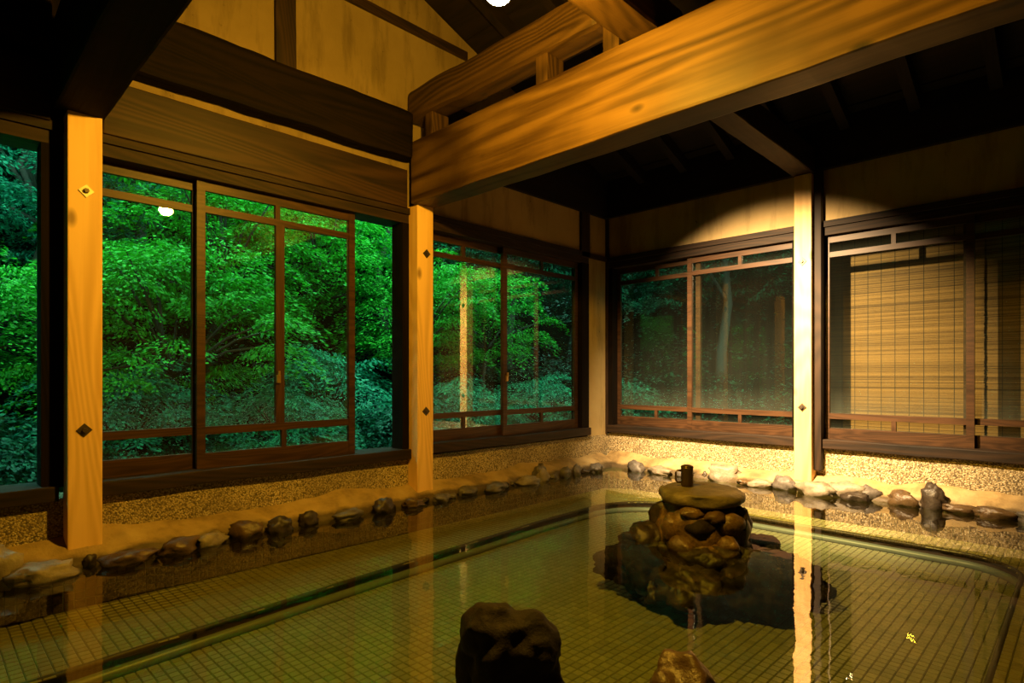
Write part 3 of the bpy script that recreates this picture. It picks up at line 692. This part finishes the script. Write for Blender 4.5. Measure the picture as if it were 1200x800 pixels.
KIND = {
 'maple': tree_mesh(1, 1.15, 1.15, .95, 1.45, 72, 300, .047, M['leaf_bright'], .05),
 'maple2': tree_mesh(2, 1.0, 1.25, 1.1, 1.6, 72, 300, .045, M['leaf_bright'], .05),
 'shrub': tree_mesh(3, .95, .95, .8, .75, 60, 290, 0.050, M['leaf_mid'], .03),
 'shrub2': tree_mesh(4, .8, 1.0, .62, .55, 60, 280, 0.056, M['leaf_teal'], .03),
 'tall': tree_mesh(5, 1.5, 1.5, 1.7, 2.6, 150, 280, 0.056, M['leaf_teal'], .09),
 'tall2': tree_mesh(6, 1.4, 1.4, 1.5, 2.3, 140, 280, 0.053, M['leaf_mid'], .08)}
NAME = {'maple': 'maple_tree', 'maple2': 'maple_tree', 'shrub': 'leafy_shrub', 'shrub2': 'leafy_shrub', 'tall': 'forest_tree', 'tall2': 'forest_tree'}
LAB = {'maple': 'bright green layered maple growing outside the', 'maple2': 'tall bright green maple growing outside the', 'shrub': 'mid green leafy shrub growing low outside the', 'shrub2': 'deep green low shrub on the ground outside the', 'tall': 'deep green forest tree on the slope behind the', 'tall2': 'mid green forest tree on the slope behind the'}
CAT = {'maple': 'tree', 'maple2': 'tree', 'shrub': 'shrub', 'shrub2': 'shrub', 'tall': 'tree', 'tall2': 'tree'}
def tree(kind, x, y, rz, s, where, dz=0.):
    T = empty(NAME[kind], (x, y, hillz(x, y)+dz)); T.rotation_euler.z = rz; T.scale = (s, s, s)
    lab = LAB[kind]+' '+where
    tag(T, lab, CAT[kind], lab)
    for nm, me in zip(('foliage', 'trunk', 'branches'), KIND[kind]):
        o = put(nm, me, T)
        if nm == 'foliage': o['kind'] = 'stuff'
A_, O_, S_, C_, D_ = 'first sliding sashes', 'open window by the first post', 'window beside the second post', 'rear corner window', 'reed blinds'
for a in [('shrub2', -5.3, .25, .3, .9, O_), ('maple', -6.1, .15, 1.0, .85, O_), ('tall', -8.6, -.1, 2, 1, O_), ('tall2', -7.6, .9, 1.2, .9, O_),
          ('shrub', -5.7, 1.2, .5, .9, A_), ('maple', -5.9, 1.75, 2.2, 1.0, A_), ('maple2', -6.9, 2.3, .4, 1.1, A_), ('shrub', -5.3, 2.35, 1.6, .8, A_), ('tall2', -8.6, 2.0, 3.0, 1.1, A_), ('tall', -9.4, 3.4, .2, 1.15, A_), ('shrub', -5.9, 3.2, 3.0, .95, A_), ('maple', -7.4, 3.7, 4.0, 1.05, A_),
          ('shrub2', -5.2, 3.6, 2.2, .9, S_), ('maple2', -6.4, 4.6, 1.4, .95, S_), ('shrub', -5.6, 4.7, .9, .85, S_), ('tall2', -8.3, 5.4, .4, 1.1, S_), ('tall', -9.6, 6.4, 1.4, 1.1, S_), ('maple', -6.6, 6.1, 2.8, 1.0, S_), ('shrub', -5.6, 6.2, .1, .9, S_), ('tall', -7.8, 7.8, 2.6, 1.1, S_),
          ('shrub2', -4.9, 7.2, .6, 1.0, C_), ('tall', -6.2, 8.8, .9, 1.1, C_), ('tall', -4.2, 9.0, 2.0, 1.05, C_), ('tall', -2.2, 9.2, 3.4, 1.1, C_), ('tall2', -5.2, 10.6, 1.1, 1.2, C_), ('tall', -3.0, 10.8, .3, 1.2, C_),
          ('tall', -6.2, -3.6, .5, 1.0, O_), ('tall2', -4.9, -4.8, 1.5, 1.0, O_), ('maple2', -5.4, -2.2, .7, .9, O_), ('shrub', -4.9, -1.4, .2, .8, O_), ('tall', -7.8, -5.4, 2.5, 1.1, O_), ('tall2', -8.0, -2.2, 1.5, 1.1, O_), ('tall', -.2, 8.8, 4.1, 1.05, D_), ('tall', 1.6, 9.4, .8, 1.1, D_), ('tall2', 3.4, 8.6, 2.8, 1.1, D_), ('tall', 5.2, 9.8, 1.8, 1.2, D_), ('shrub', 2.2, 7.4, .8, 1.0, D_)]:
    tree(*a)

# low ferns and leaves covering the slope
R = random.Random(77); bm = bmesh.new()
for k in range(1500):
    if k < 850: x, y = R.uniform(-9.5, -4.3), R.uniform(-6, 11)
    else: x, y = R.uniform(-7.5, 2.2), R.uniform(6.0, 12.0)
    z = hillz(x, y); hh = R.uniform(.06, .34); rad = R.uniform(.12, .30)
    for i in range(34):
        a = R.uniform(0, 2*PI); q = math.sqrt(R.random()); d = Vector((math.cos(a), math.sin(a), R.uniform(-.5, .35))).normalized()
        p = Vector((x+math.cos(a)*rad*q, y+math.sin(a)*rad*q, z+hh*(1-q*q*.8)+R.uniform(-.05, .05)))
        n_ = Vector((R.gauss(0, .4), R.gauss(0, .4), 1)).normalized(); n_ = (n_-d*n_.dot(d)).normalized()
        leaf(bm, p, d, n_, R.uniform(.045, .11))
tag(whole('undergrowth', bm, M['leaf_low']), 'low leafy undergrowth covering the slope outside', 'undergrowth', kind='stuff')
